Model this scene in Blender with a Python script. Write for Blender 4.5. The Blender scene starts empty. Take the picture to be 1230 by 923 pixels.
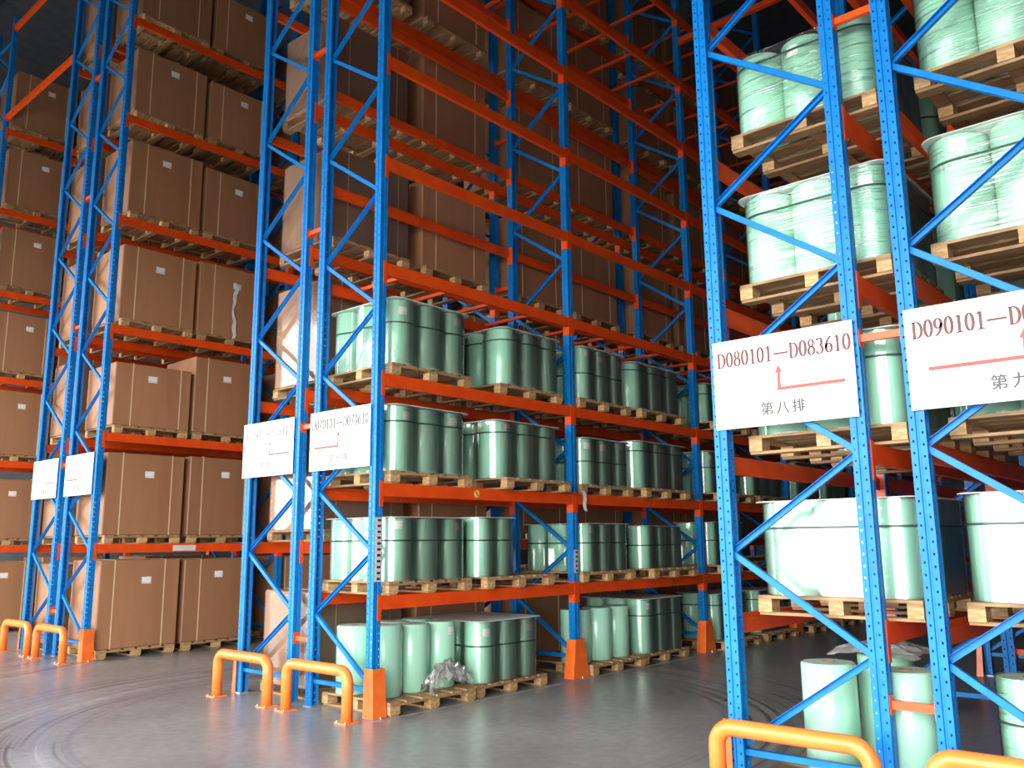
import bpy, bmesh, math, random
from mathutils import Matrix, Vector
random.seed(7)
S = bpy.context.scene
COL = S.collection

# ------------------------------------------------------------------ camera
CAM = (3.0963, -5.7433, 1.6951)
YAW, PITCH, ROLL, FPX = -0.72504, 0.18149, -0.00928, 1037.2
cd = bpy.data.cameras.new('camera'); cam = bpy.data.objects.new('camera', cd); COL.objects.link(cam)
cy_, sy_, cp_, sp_ = math.cos(YAW), math.sin(YAW), math.cos(PITCH), math.sin(PITCH)
fw = Vector((sy_*cp_, cy_*cp_, sp_)); rt = Vector((cy_, -sy_, 0)); up = rt.cross(fw)
rt2 = rt*math.cos(ROLL) + up*math.sin(ROLL); up2 = up*math.cos(ROLL) - rt*math.sin(ROLL)
M4 = Matrix((rt2, up2, -fw)).transposed().to_4x4(); M4.translation = Vector(CAM)
cam.matrix_world = M4
cd.sensor_fit = 'HORIZONTAL'; cd.sensor_width = 36.0; cd.lens = FPX*36.0/1230.0
cd.clip_start = 0.05; cd.clip_end = 300
S.camera = cam

# ------------------------------------------------------------------ daylight through the open front of the hall
W = bpy.data.worlds.new('world'); S.world = W; W.use_nodes = True
bg = W.node_tree.nodes['Background']
bg.inputs[0].default_value = (1.0, 0.985, 0.96, 1); bg.inputs[1].default_value = 13.5
YF = -7.0                                  # y of the hall's front wall
LIGHT_OPENINGS = ((-20.8, -10.8, 7.6), (-7.0, 5.4, 5.6))          # unseen opening added to light the left racks, then loading door: x0, x1, height
for (dx0, dx1, dh) in LIGHT_OPENINGS:
    pl = bpy.data.lights.new('opening_portal', 'AREA'); pl.shape = 'RECTANGLE'
    pl.size = dx1-dx0; pl.size_y = dh; pl.cycles.is_portal = True
    po = bpy.data.objects.new('opening_portal', pl); COL.objects.link(po); po.location = ((dx0+dx1)/2, YF, dh/2)
    po.rotation_euler = Vector((0, 1, 0)).to_track_quat('-Z', 'Z').to_euler()
S.view_settings.view_transform = 'Standard'; S.view_settings.look = 'None'
S.view_settings.gamma = 1.0; S.view_settings.use_curve_mapping = False
S.view_settings.exposure = 0.0
S.cycles.transparent_max_bounces = 32
S.cycles.max_bounces = 10; S.cycles.diffuse_bounces = 5

# ------------------------------------------------------------------ layout (metres)
P = 3.308                                  # bay length
XL = {6: 1.368, 5: 0.0, 4: -4.984, 3: -6.352, 2: -11.717, 1: -13.085, 0: -17.75}   # left edge of each row's frame
DEP = 1.10                                 # frame depth over the posts
LEVR = [1.17, 2.317, 3.477, 4.703, 5.927, 7.163, 8.43, 9.623, 10.903]              # reel racks: beam tops
LEVC = [1.726, 3.459, 5.204, 7.051, 8.849, 10.664]                                 # carton racks: beam tops
ROWNAME = {6: 'rack D090101', 5: 'rack D080101', 4: 'rack D070101', 3: 'rack C2801',
           2: 'carton rack opposite C2801', 1: 'back-to-back far carton rack', 0: 'farthest carton rack'}
ORD = ['floor', 'first', 'second', 'third', 'fourth', 'fifth', 'sixth', 'seventh', 'eighth', 'ninth', 'tenth']
HPOST = 13.4

# ------------------------------------------------------------------ materials
def new_mat(name):
    m = bpy.data.materials.new(name); m.use_nodes = True
    return m, m.node_tree.nodes, m.node_tree.links, m.node_tree.nodes['Principled BSDF']
def N(ns, t, **kw):
    n = ns.new(t)
    for k, v in kw.items():
        if k.startswith('i_'): n.inputs[k[2:].replace('_', ' ')].default_value = v
        else: setattr(n, k, v)
    return n
def ramp(ns, ls, fac, stops):
    r = ns.new('ShaderNodeValToRGB'); e = r.color_ramp.elements
    while len(e) < len(stops): e.new(0.5)
    for el, (p_, c) in zip(e, stops):
        el.position = p_; el.color = (c[0], c[1], c[2], 1) if len(c) == 3 else c
    ls.new(fac, r.inputs[0]); return r.outputs[0]
def noise_mat(name, c1, c2, rough=0.5, scale=6.0, stretch=(1, 1, 1), bump=0.0, metallic=0.0, coat=0.0, detail=4.0, per_object=0.0, lo=.35, hi=.68):
    m, ns, ls, b = new_mat(name)
    tc = N(ns, 'ShaderNodeTexCoord'); mp = N(ns, 'ShaderNodeMapping'); mp.inputs['Scale'].default_value = stretch
    ls.new(tc.outputs['Object'], mp.inputs['Vector'])
    nz = N(ns, 'ShaderNodeTexNoise'); nz.inputs['Scale'].default_value = scale; nz.inputs['Detail'].default_value = detail
    ls.new(mp.outputs[0], nz.inputs['Vector'])
    c = ramp(ns, ls, nz.outputs['Fac'], [(lo, c1), (hi, c2)])
    if per_object:
        oi = N(ns, 'ShaderNodeObjectInfo'); mr = N(ns, 'ShaderNodeMapRange')
        mr.inputs['To Min'].default_value = 1-per_object; mr.inputs['To Max'].default_value = 1+per_object
        ls.new(oi.outputs['Random'], mr.inputs['Value'])
        hs = N(ns, 'ShaderNodeHueSaturation'); ls.new(mr.outputs[0], hs.inputs['Value']); ls.new(c, hs.inputs['Color']); c = hs.outputs[0]
    ls.new(c, b.inputs['Base Color'])
    b.inputs['Roughness'].default_value = rough; b.inputs['Metallic'].default_value = metallic
    b.inputs['Coat Weight'].default_value = coat; b.inputs['Coat Roughness'].default_value = 0.15
    if bump:
        bp = N(ns, 'ShaderNodeBump'); bp.inputs['Strength'].default_value = bump; bp.inputs['Distance'].default_value = 0.02
        ls.new(nz.outputs['Fac'], bp.inputs['Height']); ls.new(bp.outputs[0], b.inputs['Normal'])
    return m
MAT = {}
MAT['blue'] = noise_mat('blue_paint', (0.001, 0.160, 0.50), (0.002, 0.20, 0.60), 0.45, 9, bump=0.02)
MAT['blue'].node_tree.nodes['Principled BSDF'].inputs['Specular IOR Level'].default_value = 0.3
MAT['orange'] = noise_mat('orange_beam_paint', (0.70, 0.062, 0.004), (0.80, 0.085, 0.006), 0.42, 5, bump=0.02)
MAT['guard'] = noise_mat('orange_guard_paint', (0.86, 0.19, 0.03), (0.92, 0.235, 0.045), 0.38, 8, bump=0.02)
MAT['protector'] = noise_mat('orange_protector_paint', (0.80, 0.13, 0.015), (0.88, 0.18, 0.03), 0.4, 7, bump=0.02)
MAT['wood'] = noise_mat('pallet_wood', (0.23, 0.125, 0.052), (0.44, 0.28, 0.135), 0.7, 5, (1.2, 9, 9), bump=0.15, per_object=0.18)
MAT['woodblock'] = noise_mat('pallet_block_wood', (0.36, 0.205, 0.08), (0.58, 0.39, 0.19), 0.7, 14, (1, 1, 4), bump=0.1, per_object=0.2)
MAT['reel'] = noise_mat('green_reel_wrapper', (0.34, 0.66, 0.49), (0.40, 0.73, 0.55), 0.28, 3.5, (1, 1, 0.4), coat=0.35, per_object=0.12)
MAT['reel_end'] = noise_mat('reel_end_paper', (0.30, 0.42, 0.36), (0.46, 0.56, 0.50), 0.7, 12)
MAT['core'] = noise_mat('reel_core_board', (0.20, 0.13, 0.07), (0.30, 0.20, 0.11), 0.8, 8)
MAT['carton'] = noise_mat('brown_carton_board', (0.30, 0.140, 0.066), (0.37, 0.185, 0.092), 0.55, 2.4, (2.2, 2.2, 0.30), bump=0.22, coat=0.16, per_object=0.14, lo=.30, hi=.75)
MAT['strap_light'] = noise_mat('cream_strapping', (0.66, 0.50, 0.30), (0.75, 0.60, 0.38), 0.4, 9)
MAT['tape'] = noise_mat('parcel_tape', (0.46, 0.27, 0.13), (0.52, 0.32, 0.16), 0.25, 9, coat=0.5)
MAT['strap_dark'] = noise_mat('dark_green_strap', (0.015, 0.05, 0.035), (0.03, 0.07, 0.05), 0.4, 9)
MAT['sheet'] = noise_mat('pale_top_sheet', (0.55, 0.58, 0.54), (0.70, 0.72, 0.68), 0.5, 5, bump=0.1)
MAT['white'] = noise_mat('white_sign_enamel', (0.60, 0.60, 0.60), (0.66, 0.66, 0.66), 0.45, 2)
MAT['red_ink'] = noise_mat('faded_red_lettering', (0.085, 0.014, 0.013), (0.12, 0.024, 0.022), 0.5, 6)
MAT['arrow_ink'] = noise_mat('faded_red_arrow', (0.27, 0.045, 0.03), (0.32, 0.06, 0.045), 0.5, 6)
MAT['grey_ink'] = noise_mat('faded_grey_lettering', (0.035, 0.032, 0.032), (0.06, 0.056, 0.056), 0.5, 6)
MAT['pale_ink'] = noise_mat('washed_out_lettering', (0.11, 0.10, 0.10), (0.15, 0.145, 0.145), 0.5, 6)
MAT['steel'] = noise_mat('galvanised_steel', (0.42, 0.43, 0.45), (0.55, 0.56, 0.58), 0.4, 12, metallic=0.8)
MAT['ceiling'] = noise_mat('dark_roof_sheet', (0.045, 0.05, 0.06), (0.065, 0.07, 0.085), 0.7, 3)
MAT['wall'] = noise_mat('grey_wall_sheet', (0.10, 0.105, 0.115), (0.15, 0.155, 0.165), 0.7, 2)
MAT['black'] = noise_mat('black_print', (0.02, 0.02, 0.02), (0.04, 0.04, 0.04), 0.6, 6)
MAT['yellow'] = noise_mat('yellow_mark', (0.75, 0.50, 0.10), (0.85, 0.60, 0.15), 0.5, 6)
MAT['line'] = noise_mat('worn_floor_line', (0.22, 0.22, 0.22), (0.40, 0.40, 0.39), 0.5, 7)
MAT['apron'] = noise_mat('outdoor_concrete', (0.36, 0.36, 0.35), (0.43, 0.43, 0.42), 0.8, 1.5)

def label_mat():
    m, ns, ls, b = new_mat('white_paper_label')
    tc = N(ns, 'ShaderNodeTexCoord'); mp = N(ns, 'ShaderNodeMapping'); mp.inputs['Scale'].default_value = (6, 6, 70)
    ls.new(tc.outputs['Object'], mp.inputs[0])
    v = N(ns, 'ShaderNodeTexNoise'); v.inputs['Scale'].default_value = 1.0; v.inputs['Detail'].default_value = 1
    ls.new(mp.outputs[0], v.inputs['Vector'])
    c = ramp(ns, ls, v.outputs['Fac'], [(.34, (.50, .50, .50)), (.42, (.80, .80, .78))])
    ls.new(c, b.inputs['Base Color']); b.inputs['Roughness'].default_value = 0.5
    return m
MAT['label'] = label_mat()

def film_mat(name, base, streak, haze, bump, zscale, tint=(0.93, 0.97, 0.95), haze_col=(0.75, 0.78, 0.76), rough=0.12):
    m, ns, ls, b = new_mat(name); ns.remove(b); out = ns['Material Output']
    tc = N(ns, 'ShaderNodeTexCoord'); oi = N(ns, 'ShaderNodeObjectInfo')
    ad = N(ns, 'ShaderNodeVectorMath', operation='ADD'); ls.new(tc.outputs['Object'], ad.inputs[0]); ls.new(oi.outputs['Location'], ad.inputs[1])
    mp = N(ns, 'ShaderNodeMapping'); mp.inputs['Scale'].default_value = (1.6, 1.6, zscale); ls.new(ad.outputs[0], mp.inputs[0])
    mp.inputs['Rotation'].default_value = (0.05, 0.04, 0)
    nz = N(ns, 'ShaderNodeTexNoise'); nz.inputs['Scale'].default_value = 1.5; nz.inputs['Detail'].default_value = 5; ls.new(mp.outputs[0], nz.inputs['Vector'])
    bp = N(ns, 'ShaderNodeBump'); bp.inputs['Strength'].default_value = bump; bp.inputs['Distance'].default_value = 0.02; ls.new(nz.outputs['Fac'], bp.inputs['Height'])
    fr = N(ns, 'ShaderNodeFresnel'); fr.inputs['IOR'].default_value = 1.4; ls.new(bp.outputs[0], fr.inputs['Normal'])
    mr = N(ns, 'ShaderNodeMapRange'); mr.inputs['From Min'].default_value = 0.5; mr.inputs['From Max'].default_value = 0.75
    mr.inputs['To Min'].default_value = base; mr.inputs['To Max'].default_value = base+streak; ls.new(nz.outputs['Fac'], mr.inputs['Value'])
    sm = N(ns, 'ShaderNodeMath', operation='ADD', use_clamp=True); ls.new(fr.outputs[0], sm.inputs[0]); ls.new(mr.outputs[0], sm.inputs[1])
    tr = N(ns, 'ShaderNodeBsdfTransparent'); tr.inputs[0].default_value = (*tint, 1)
    df = N(ns, 'ShaderNodeBsdfDiffuse'); df.inputs[0].default_value = (*haze_col, 1)
    gl = N(ns, 'ShaderNodeBsdfGlossy'); gl.inputs['Roughness'].default_value = rough; ls.new(bp.outputs[0], gl.inputs['Normal'])
    m1 = N(ns, 'ShaderNodeMixShader'); m1.inputs[0].default_value = haze; ls.new(tr.outputs[0], m1.inputs[1]); ls.new(df.outputs[0], m1.inputs[2])
    m2 = N(ns, 'ShaderNodeMixShader'); ls.new(sm.outputs[0], m2.inputs[0]); ls.new(m1.outputs[0], m2.inputs[1]); ls.new(gl.outputs[0], m2.inputs[2])
    ls.new(m2.outputs[0], out.inputs['Surface'])
    return m
MAT['film_glare'] = film_mat('taut_shiny_stretch_film', 0.15, 0.06, 0.02, 0.0, 0.7, (0.985, 0.995, 0.99), rough=0.24)
MAT['film'] = film_mat('clear_stretch_film', 0.07, 0.06, 0.04, 0.08, 0.7, (0.985, 0.995, 0.99))
MAT['film_carton'] = film_mat('brightened_carton_film', 0.01, 0.08, 0.10, 0.3, 1.2, (0.99, 0.985, 0.97), (0.86, 0.74, 0.58))  # stretch film; its warm haze colour is put in to brighten the carton ends
MAT['film_streak'] = film_mat('ribbed_stretch_film', 0.02, 0.60, 0.03, 0.30, 62, (0.97, 0.985, 0.98))
MAT['film_grey'] = film_mat('crumpled_grey_film', 0.05, 0.10, 0.30, 0.5, 6, (0.92, 0.94, 0.94))

def floor_mat():
    m, ns, ls, b = new_mat('sealed_concrete_floor')
    geo = N(ns, 'ShaderNodeNewGeometry')
    n1 = N(ns, 'ShaderNodeTexNoise'); n1.inputs['Scale'].default_value = 0.45; n1.inputs['Detail'].default_value = 6; ls.new(geo.outputs['Position'], n1.inputs['Vector'])
    base = ramp(ns, ls, n1.outputs['Fac'], [(.3, (.17, .172, .172)), (.7, (.30, .30, .298))])
    n2 = N(ns, 'ShaderNodeTexNoise'); n2.inputs['Scale'].default_value = 9; n2.inputs['Detail'].default_value = 8; ls.new(geo.outputs['Position'], n2.inputs['Vector'])
    fine = ramp(ns, ls, n2.outputs['Fac'], [(.3, (.82, .82, .82)), (.7, (1.12, 1.12, 1.12))])
    mx = N(ns, 'ShaderNodeMix', data_type='RGBA', blend_type='MULTIPLY'); mx.inputs[0].default_value = 1
    ls.new(base, mx.inputs[6]); ls.new(fine, mx.inputs[7]); cur = mx.outputs[2]
    # tyre marks: broken arcs left by forklifts turning out of the aisles
    for (cx, cy, r0, r1, seed, ang) in ((-3.9, 0.5, 2.9, 4.9, 0.0, None), (-15.5, -3.5, 4.2, 6.6, 5.0, None), (-1.2, -6.5, 3.0, 5.2, 9.0, None)):
        sub = N(ns, 'ShaderNodeVectorMath', operation='SUBTRACT'); sub.inputs[1].default_value = (cx, cy, 0); ls.new(geo.outputs['Position'], sub.inputs[0])
        ln = N(ns, 'ShaderNodeVectorMath', operation='LENGTH'); ls.new(sub.outputs[0], ln.inputs[0])
        sx = N(ns, 'ShaderNodeSeparateXYZ'); ls.new(sub.outputs[0], sx.inputs[0])
        at = N(ns, 'ShaderNodeMath', operation='ARCTAN2'); ls.new(sx.outputs[1], at.inputs[0]); ls.new(sx.outputs[0], at.inputs[1])
        cb = N(ns, 'ShaderNodeCombineXYZ'); cb.inputs[2].default_value = seed
        m1 = N(ns, 'ShaderNodeMath', operation='MULTIPLY'); m1.inputs[1].default_value = 13.0; ls.new(ln.outputs['Value'], m1.inputs[0]); ls.new(m1.outputs[0], cb.inputs[0])
        m2 = N(ns, 'ShaderNodeMath', operation='MULTIPLY'); m2.inputs[1].default_value = 0.9; ls.new(at.outputs[0], m2.inputs[0]); ls.new(m2.outputs[0], cb.inputs[1])
        tn = N(ns, 'ShaderNodeTexNoise'); tn.inputs['Scale'].default_value = 1.0; tn.inputs['Detail'].default_value = 3; ls.new(cb.outputs[0], tn.inputs['Vector'])
        st = ramp(ns, ls, tn.outputs['Fac'], [(.36, (.38, .38, .39)), (.48, (1, 1, 1)), (.56, (1, 1, 1)), (.68, (1.35, 1.35, 1.35))])
        a = N(ns, 'ShaderNodeMapRange', interpolation_type='SMOOTHSTEP'); a.inputs['From Min'].default_value = r0; a.inputs['From Max'].default_value = r0+.5; ls.new(ln.outputs['Value'], a.inputs['Value'])
        c = N(ns, 'ShaderNodeMapRange', interpolation_type='SMOOTHSTEP'); c.inputs['From Min'].default_value = r1; c.inputs['From Max'].default_value = r1-.6; ls.new(ln.outputs['Value'], c.inputs['Value'])
        f = N(ns, 'ShaderNodeMath', operation='MULTIPLY'); ls.new(a.outputs[0], f.inputs[0]); ls.new(c.outputs[0], f.inputs[1])
        mm = N(ns, 'ShaderNodeMix', data_type='RGBA', blend_type='MULTIPLY'); ls.new(f.outputs[0], mm.inputs[0]); ls.new(cur, mm.inputs[6]); ls.new(st, mm.inputs[7]); cur = mm.outputs[2]
    ls.new(cur, b.inputs['Base Color'])
    rr = N(ns, 'ShaderNodeMapRange'); rr.inputs['To Min'].default_value = 0.20; rr.inputs['To Max'].default_value = 0.42; ls.new(n1.outputs['Fac'], rr.inputs['Value'])
    ls.new(rr.outputs[0], b.inputs['Roughness'])
    bp = N(ns, 'ShaderNodeBump'); bp.inputs['Strength'].default_value = 0.05; bp.inputs['Distance'].default_value = 0.02; ls.new(n2.outputs['Fac'], bp.inputs['Height']); ls.new(bp.outputs[0], b.inputs['Normal'])
    return m
MAT['floor'] = floor_mat()

# ------------------------------------------------------------------ mesh helpers
class MB:
    def __init__(s): s.v = []; s.f = []; s.sm = []; s.mi = []
    def face(s, pts, smooth=False, mi=0):
        i = len(s.v); s.v += [tuple(p_) for p_ in pts]; s.f.append(tuple(range(i, i+len(pts)))); s.sm.append(smooth); s.mi.append(mi)
    def box(s, x0, x1, y0, y1, z0, z1, mi=0):
        i = len(s.v)
        s.v += [(x0, y0, z0), (x1, y0, z0), (x1, y1, z0), (x0, y1, z0), (x0, y0, z1), (x1, y0, z1), (x1, y1, z1), (x0, y1, z1)]
        for q in ((0, 3, 2, 1), (4, 5, 6, 7), (0, 1, 5, 4), (1, 2, 6, 5), (2, 3, 7, 6), (3, 0, 4, 7)):
            s.f.append(tuple(i+k for k in q)); s.sm.append(False); s.mi.append(mi)
        return s
    def obox(s, a, b, wv, tv):
        """a bar from point a to point b with half-width vector wv and half-thickness vector tv"""
        a, b, wv, tv = map(Vector, (a, b, wv, tv)); i = len(s.v)
        for e in (a, b):
            for q, r in ((-1, -1), (1, -1), (1, 1), (-1, 1)): s.v.append(tuple(e+wv*q+tv*r))
        for q in ((0, 1, 2, 3), (7, 6, 5, 4), (0, 4, 5, 1), (1, 5, 6, 2), (2, 6, 7, 3), (3, 7, 4, 0)):
            s.f.append(tuple(i+k for k in q)); s.sm.append(False); s.mi.append(0)
        return s
    def lathe(s, prof, n=32, smooth_seg=(), cap=True):
        i = len(s.v)
        for (r, z) in prof:
            for k in range(n):
                t = 2*math.pi*k/n; s.v.append((r*math.cos(t), r*math.sin(t), z))
        for j in range(len(prof)-1):
            for k in range(n):
                k2 = (k+1) % n
                s.f.append((i+j*n+k, i+j*n+k2, i+(j+1)*n+k2, i+(j+1)*n+k)); s.sm.append(j in smooth_seg); s.mi.append(0)
        if cap:
            s.f.append(tuple(i+k for k in reversed(range(n)))); s.sm.append(False); s.mi.append(0)
            s.f.append(tuple(i+(len(prof)-1)*n+k for k in range(n))); s.sm.append(False); s.mi.append(0)
        return s
    def tube(s, pts, r, n=12, closed=False):
        pts = [Vector(p_) for p_ in pts]; i = len(s.v); m = len(pts)
        ref = None
        for j, p_ in enumerate(pts):
            d = (pts[min(j+1, m-1)]-pts[max(j-1, 0)]).normalized()
            if ref is None: ref = d.orthogonal().normalized()
            ref = (ref-d*ref.dot(d)).normalized(); b = d.cross(ref)
            for k in range(n):
                t = 2*math.pi*k/n; s.v.append(tuple(p_+ref*(r*math.cos(t))+b*(r*math.sin(t))))
        for j in range(m-1):
            for k in range(n):
                k2 = (k+1) % n
                s.f.append((i+j*n+k, i+j*n+k2, i+(j+1)*n+k2, i+(j+1)*n+k)); s.sm.append(True); s.mi.append(0)
        s.f.append(tuple(i+k for k in reversed(range(n)))); s.sm.append(False); s.mi.append(0)
        s.f.append(tuple(i+(m-1)*n+k for k in range(n))); s.sm.append(False); s.mi.append(0)
        return s
    def mesh(s, name, mat):
        me = bpy.data.meshes.new(name); me.from_pydata(s.v, [], s.f)
        me.polygons.foreach_set('use_smooth', s.sm); me.polygons.foreach_set('material_index', s.mi)
        for m in (mat if isinstance(mat, (list, tuple)) else [mat]): me.materials.append(MAT[m])
        me.update(); return me
def place(name, me, parent=None, loc=(0, 0, 0), rz=0.0, rot=None):
    o = bpy.data.objects.new(name, me); COL.objects.link(o); o.location = loc
    o.rotation_euler = rot if rot else (0, 0, rz)
    if parent: o.parent = parent
    return o
def tag(o, label, cat, group=None):
    o['label'] = label; o['category'] = cat
    if group: o['group'] = group
    return o
def thing(name, label, cat, loc=(0, 0, 0), rz=0.0, group=None):
    return tag(place(name, None, None, loc, rz), label, cat, group)
def struct(name, mb, mat):
    o = place(name, mb.mesh(name, mat)); o['kind'] = 'structure'; return o
CACHE = {}
def cached(key, fn):
    if key not in CACHE: CACHE[key] = fn()
    return CACHE[key]
def bevelled(sx, sy, sz, w, name, mat, z0=0.0):
    bm = bmesh.new(); bmesh.ops.create_cube(bm, size=1)
    bmesh.ops.scale(bm, vec=(sx, sy, sz), verts=bm.verts); bmesh.ops.translate(bm, vec=(0, 0, z0+sz/2), verts=bm.verts)
    bmesh.ops.bevel(bm, geom=list(bm.edges), offset=w, segments=1, affect='EDGES')
    me = bpy.data.meshes.new(name); bm.to_mesh(me); bm.free(); me.materials.append(MAT[mat]); return me

# ------------------------------------------------------------------ the hall
ZC = 15.0
XW0, XW1, YB = -21.5, 13.0, 44.0
struct('floor', MB().box(XW0, XW1, YF, YB, -0.2, 0.0), 'floor')
struct('ground_outside', MB().box(-45, 40, -45, YF, -0.2, -0.01), 'apron')
struct('ceiling', MB().box(XW0, XW1, YF-.3, YB, ZC, ZC+.2), 'ceiling')
struct('wall_left', MB().box(XW0-.2, XW0, YF-.3, YB, 0, ZC), 'wall')
struct('wall_right', MB().box(XW1, XW1+.2, YF-.3, YB, 0, ZC), 'wall')
struct('wall_back', MB().box(XW0, XW1, YB, YB+.2, 0, ZC), 'wall')
mb = MB(); px_ = XW0
for (dx0, dx1, dh) in LIGHT_OPENINGS:
    mb.box(px_, dx0, YF-.3, YF, 0, ZC); mb.box(dx0, dx1, YF-.3, YF, dh, ZC); px_ = dx1
mb.box(px_, XW1, YF-.3, YF, 0, ZC)
struct('wall_front', mb, 'wall')
for k in range(9):
    y = -6+k*6.0
    o = struct('trim_%d' % (k+1), MB().box(XW0, XW1, y-.12, y+.12, ZC-.45, ZC-.002), 'ceiling')
# worn painted lines along the racks' aisle edges
for (x, y0, y1, lab) in ((XL[4]+DEP+.12, -0.1, 20, 'thin worn white floor line along rack D070101'), (XL[3]-.62, 0.0, 14, 'thin worn white floor line along rack C2801')):
    tag(place('floor_line', MB().box(x-.02, x+.02, y0, y1, 0.0, 0.002).mesh('floor_line', 'line')), lab, 'floor line')

# ------------------------------------------------------------------ upright frames
def perforated(mb, a, b, cells, pitch, z0, stagger=0.0, hw=0.0052, hh=0.0075):
    """strip between plan points a and b, punched with one hole per pitch"""
    a, b = Vector((a[0], a[1], 0)), Vector((b[0], b[1], 0)); m = (a+b)/2; d = (b-a).normalized()
    for k in range(cells):
        zc = z0+(k+.5)*pitch; zl, zh = zc-pitch/2, zc+pitch/2
        O = [(a, zl), (b, zl), (b, zh), (a, zh)]
        zo = zc+stagger
        I = [(m-d*hw, zo-hh), (m+d*hw, zo-hh), (m+d*hw, zo+hh), (m-d*hw, zo+hh)]
        O = [Vector((p_[0].x, p_[0].y, p_[1])) for p_ in O]; I = [Vector((p_[0].x, p_[0].y, p_[1])) for p_ in I]
        for j in range(4):
            j2 = (j+1) % 4; mb.face([O[j], O[j2], I[j2], I[j]])
def post_mesh(side):
    """side -1: aisle face towards -X (left post), +1: aisle face towards +X; origin at the post's -X/-Y corner"""
    mb = MB(); w, h = 0.10, 0.10; pitch = 0.075; n = int(HPOST/pitch)
    X = (lambda x: x) if side < 0 else (lambda x: w-x)      # x measured inwards from the aisle face
    def strip(a, b): mb.face([(X(a[0]), a[1], 0), (X(b[0]), b[1], 0), (X(b[0]), b[1], n*pitch), (X(a[0]), a[1], n*pitch)])
    for (y, g) in ((0.0, 0.008), (h, h-.008)):
        perforated(mb, (X(0), y), (X(.040), y), n, pitch, 0, 0.012)
        strip((.040, y), (.045, g)); strip((.045, g), (.055, g)); strip((.055, g), (.060, y))
        perforated(mb, (X(.060), y), (X(.10), y), n, pitch, 0, -0.012)
        strip((.10, y), (.10, .025 if y == 0 else h-.025))
    perforated(mb, (X(0), 0), (X(0), .042), n, pitch, 0, 0.0)
    strip((0, .042), (.009, .046)); strip((.009, .046), (.009, .054)); strip((.009, .054), (0, .058))
    perforated(mb, (X(0), .058), (X(0), h), n, pitch, 0, 0.02)
    return mb.mesh('post', 'blue')
POST = {-1: post_mesh(-1), 1: post_mesh(1)}
def brace_mesh(L, tilt_face):
    """C-channel along +X of length L; web towards -Y when tilt_face, else open towards -Y"""
    mb = MB(); w, t, d = 0.022, 0.003, 0.034
    if tilt_face: mb.box(0, L, -d/2, -d/2+t, -w, w)
    else: mb.box(0, L, d/2-t, d/2, -w, w)
    mb.box(0, L, -d/2, d/2, -w, -w+t); mb.box(0, L, -d/2, d/2, w-t, w)
    return mb.mesh('brace', 'blue')
def foot_mesh():
    mb = MB().box(-.014, .114, -.014, .114, 0, .008)
    for (x, y) in ((.03, .02), (.07, .08)): mb.box(x-.008, x+.008, y-.008, y+.008, .008, .03)
    return mb.mesh('foot_plate', 'steel')
FOOT = foot_mesh()
NODE0, NSTEP = 0.30, 0.655
def upright_frame(row, k):
    x0 = XL[row]; y0 = k*P
    fr = thing('upright_frame', 'blue braced upright frame, %s frame back from the front end of %s' % (ORD[k+1], ROWNAME[row]), 'rack frame', (x0, y0, 0), 0, 'blue upright frames')
    place('post', POST[-1], fr, (0, 0, 0)); place('post', POST[1], fr, (DEP-.10, 0, 0))
    for x in (0, DEP-.10): place('foot_plate', FOOT, fr, (x, 0, 0))
    left_first = row in (5, 3, 1)
    xa, xb = 0.092, DEP-.092
    L = math.hypot(xb-xa, NSTEP-.03); ang = math.atan2(NSTEP-.03, xb-xa)
    n = int((HPOST-.6)/NSTEP)
    for j in range(n):
        z = NODE0+j*NSTEP+.015
        rising = (j % 2 == 0) == left_first
        if rising:
            place('brace', cached(('br', round(L, 3), 0), lambda: brace_mesh(L, False)), fr, (xa, .05, z), rot=(0, -ang, 0))
        else:
            place('brace', cached(('br', round(L, 3), 1), lambda: brace_mesh(L, True)), fr, (xa, .05, z+NSTEP-.03), rot=(0, ang, 0))
    hb = cached(('hb',), lambda: brace_mesh(xb-xa, True))
    for z in (.26, NODE0+n*NSTEP+.04): place('brace', hb, fr, (xa, .05, z))
    return fr
NFR = {6: 3, 5: 4, 4: 8, 3: 7, 2: 3, 1: 3, 0: 3}
FR = {}
for row in (4, 3, 2, 1, 0, 5, 6):
    for k in range(NFR[row]): FR[row, k] = upright_frame(row, k)

# ------------------------------------------------------------------ load beams
BH, BT = 0.135, 0.05
def beam_mesh(L):
    mb = MB()   # step-beam section: origin at the aisle-side top edge, running along +Y
    pr = [(0, 0), (0, -BH), (-BT, -BH), (-BT, -.03), (-.032, -.03), (-.032, 0)]
    n = len(pr)
    for a in range(n):
        b = (a+1) % n; mb.face([(pr[a][0], 0, pr[a][1]), (pr[a][0], L, pr[a][1]), (pr[b][0], L, pr[b][1]), (pr[b][0], 0, pr[b][1])])
    mb.face([(x, 0, z) for x, z in pr]); mb.face([(x, L, z) for x, z in reversed(pr)])
    return mb.mesh('box_section', 'orange')
def connector_mesh(sgn):
    mb = MB()   # plate hooked onto the post's aisle face
    mb.box(-.001, .004, -.049 if sgn < 0 else 0, 0 if sgn < 0 else .049, -.245, .02)
    return mb.mesh('end_connector', 'orange')
BEAM = beam_mesh(P-.116)
END = MB().box(-.096, .003, 0, .004, -.245, .02).mesh('end_plate', 'orange'); CON = {-1: connector_mesh(-1), 1: connector_mesh(1)}
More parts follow.
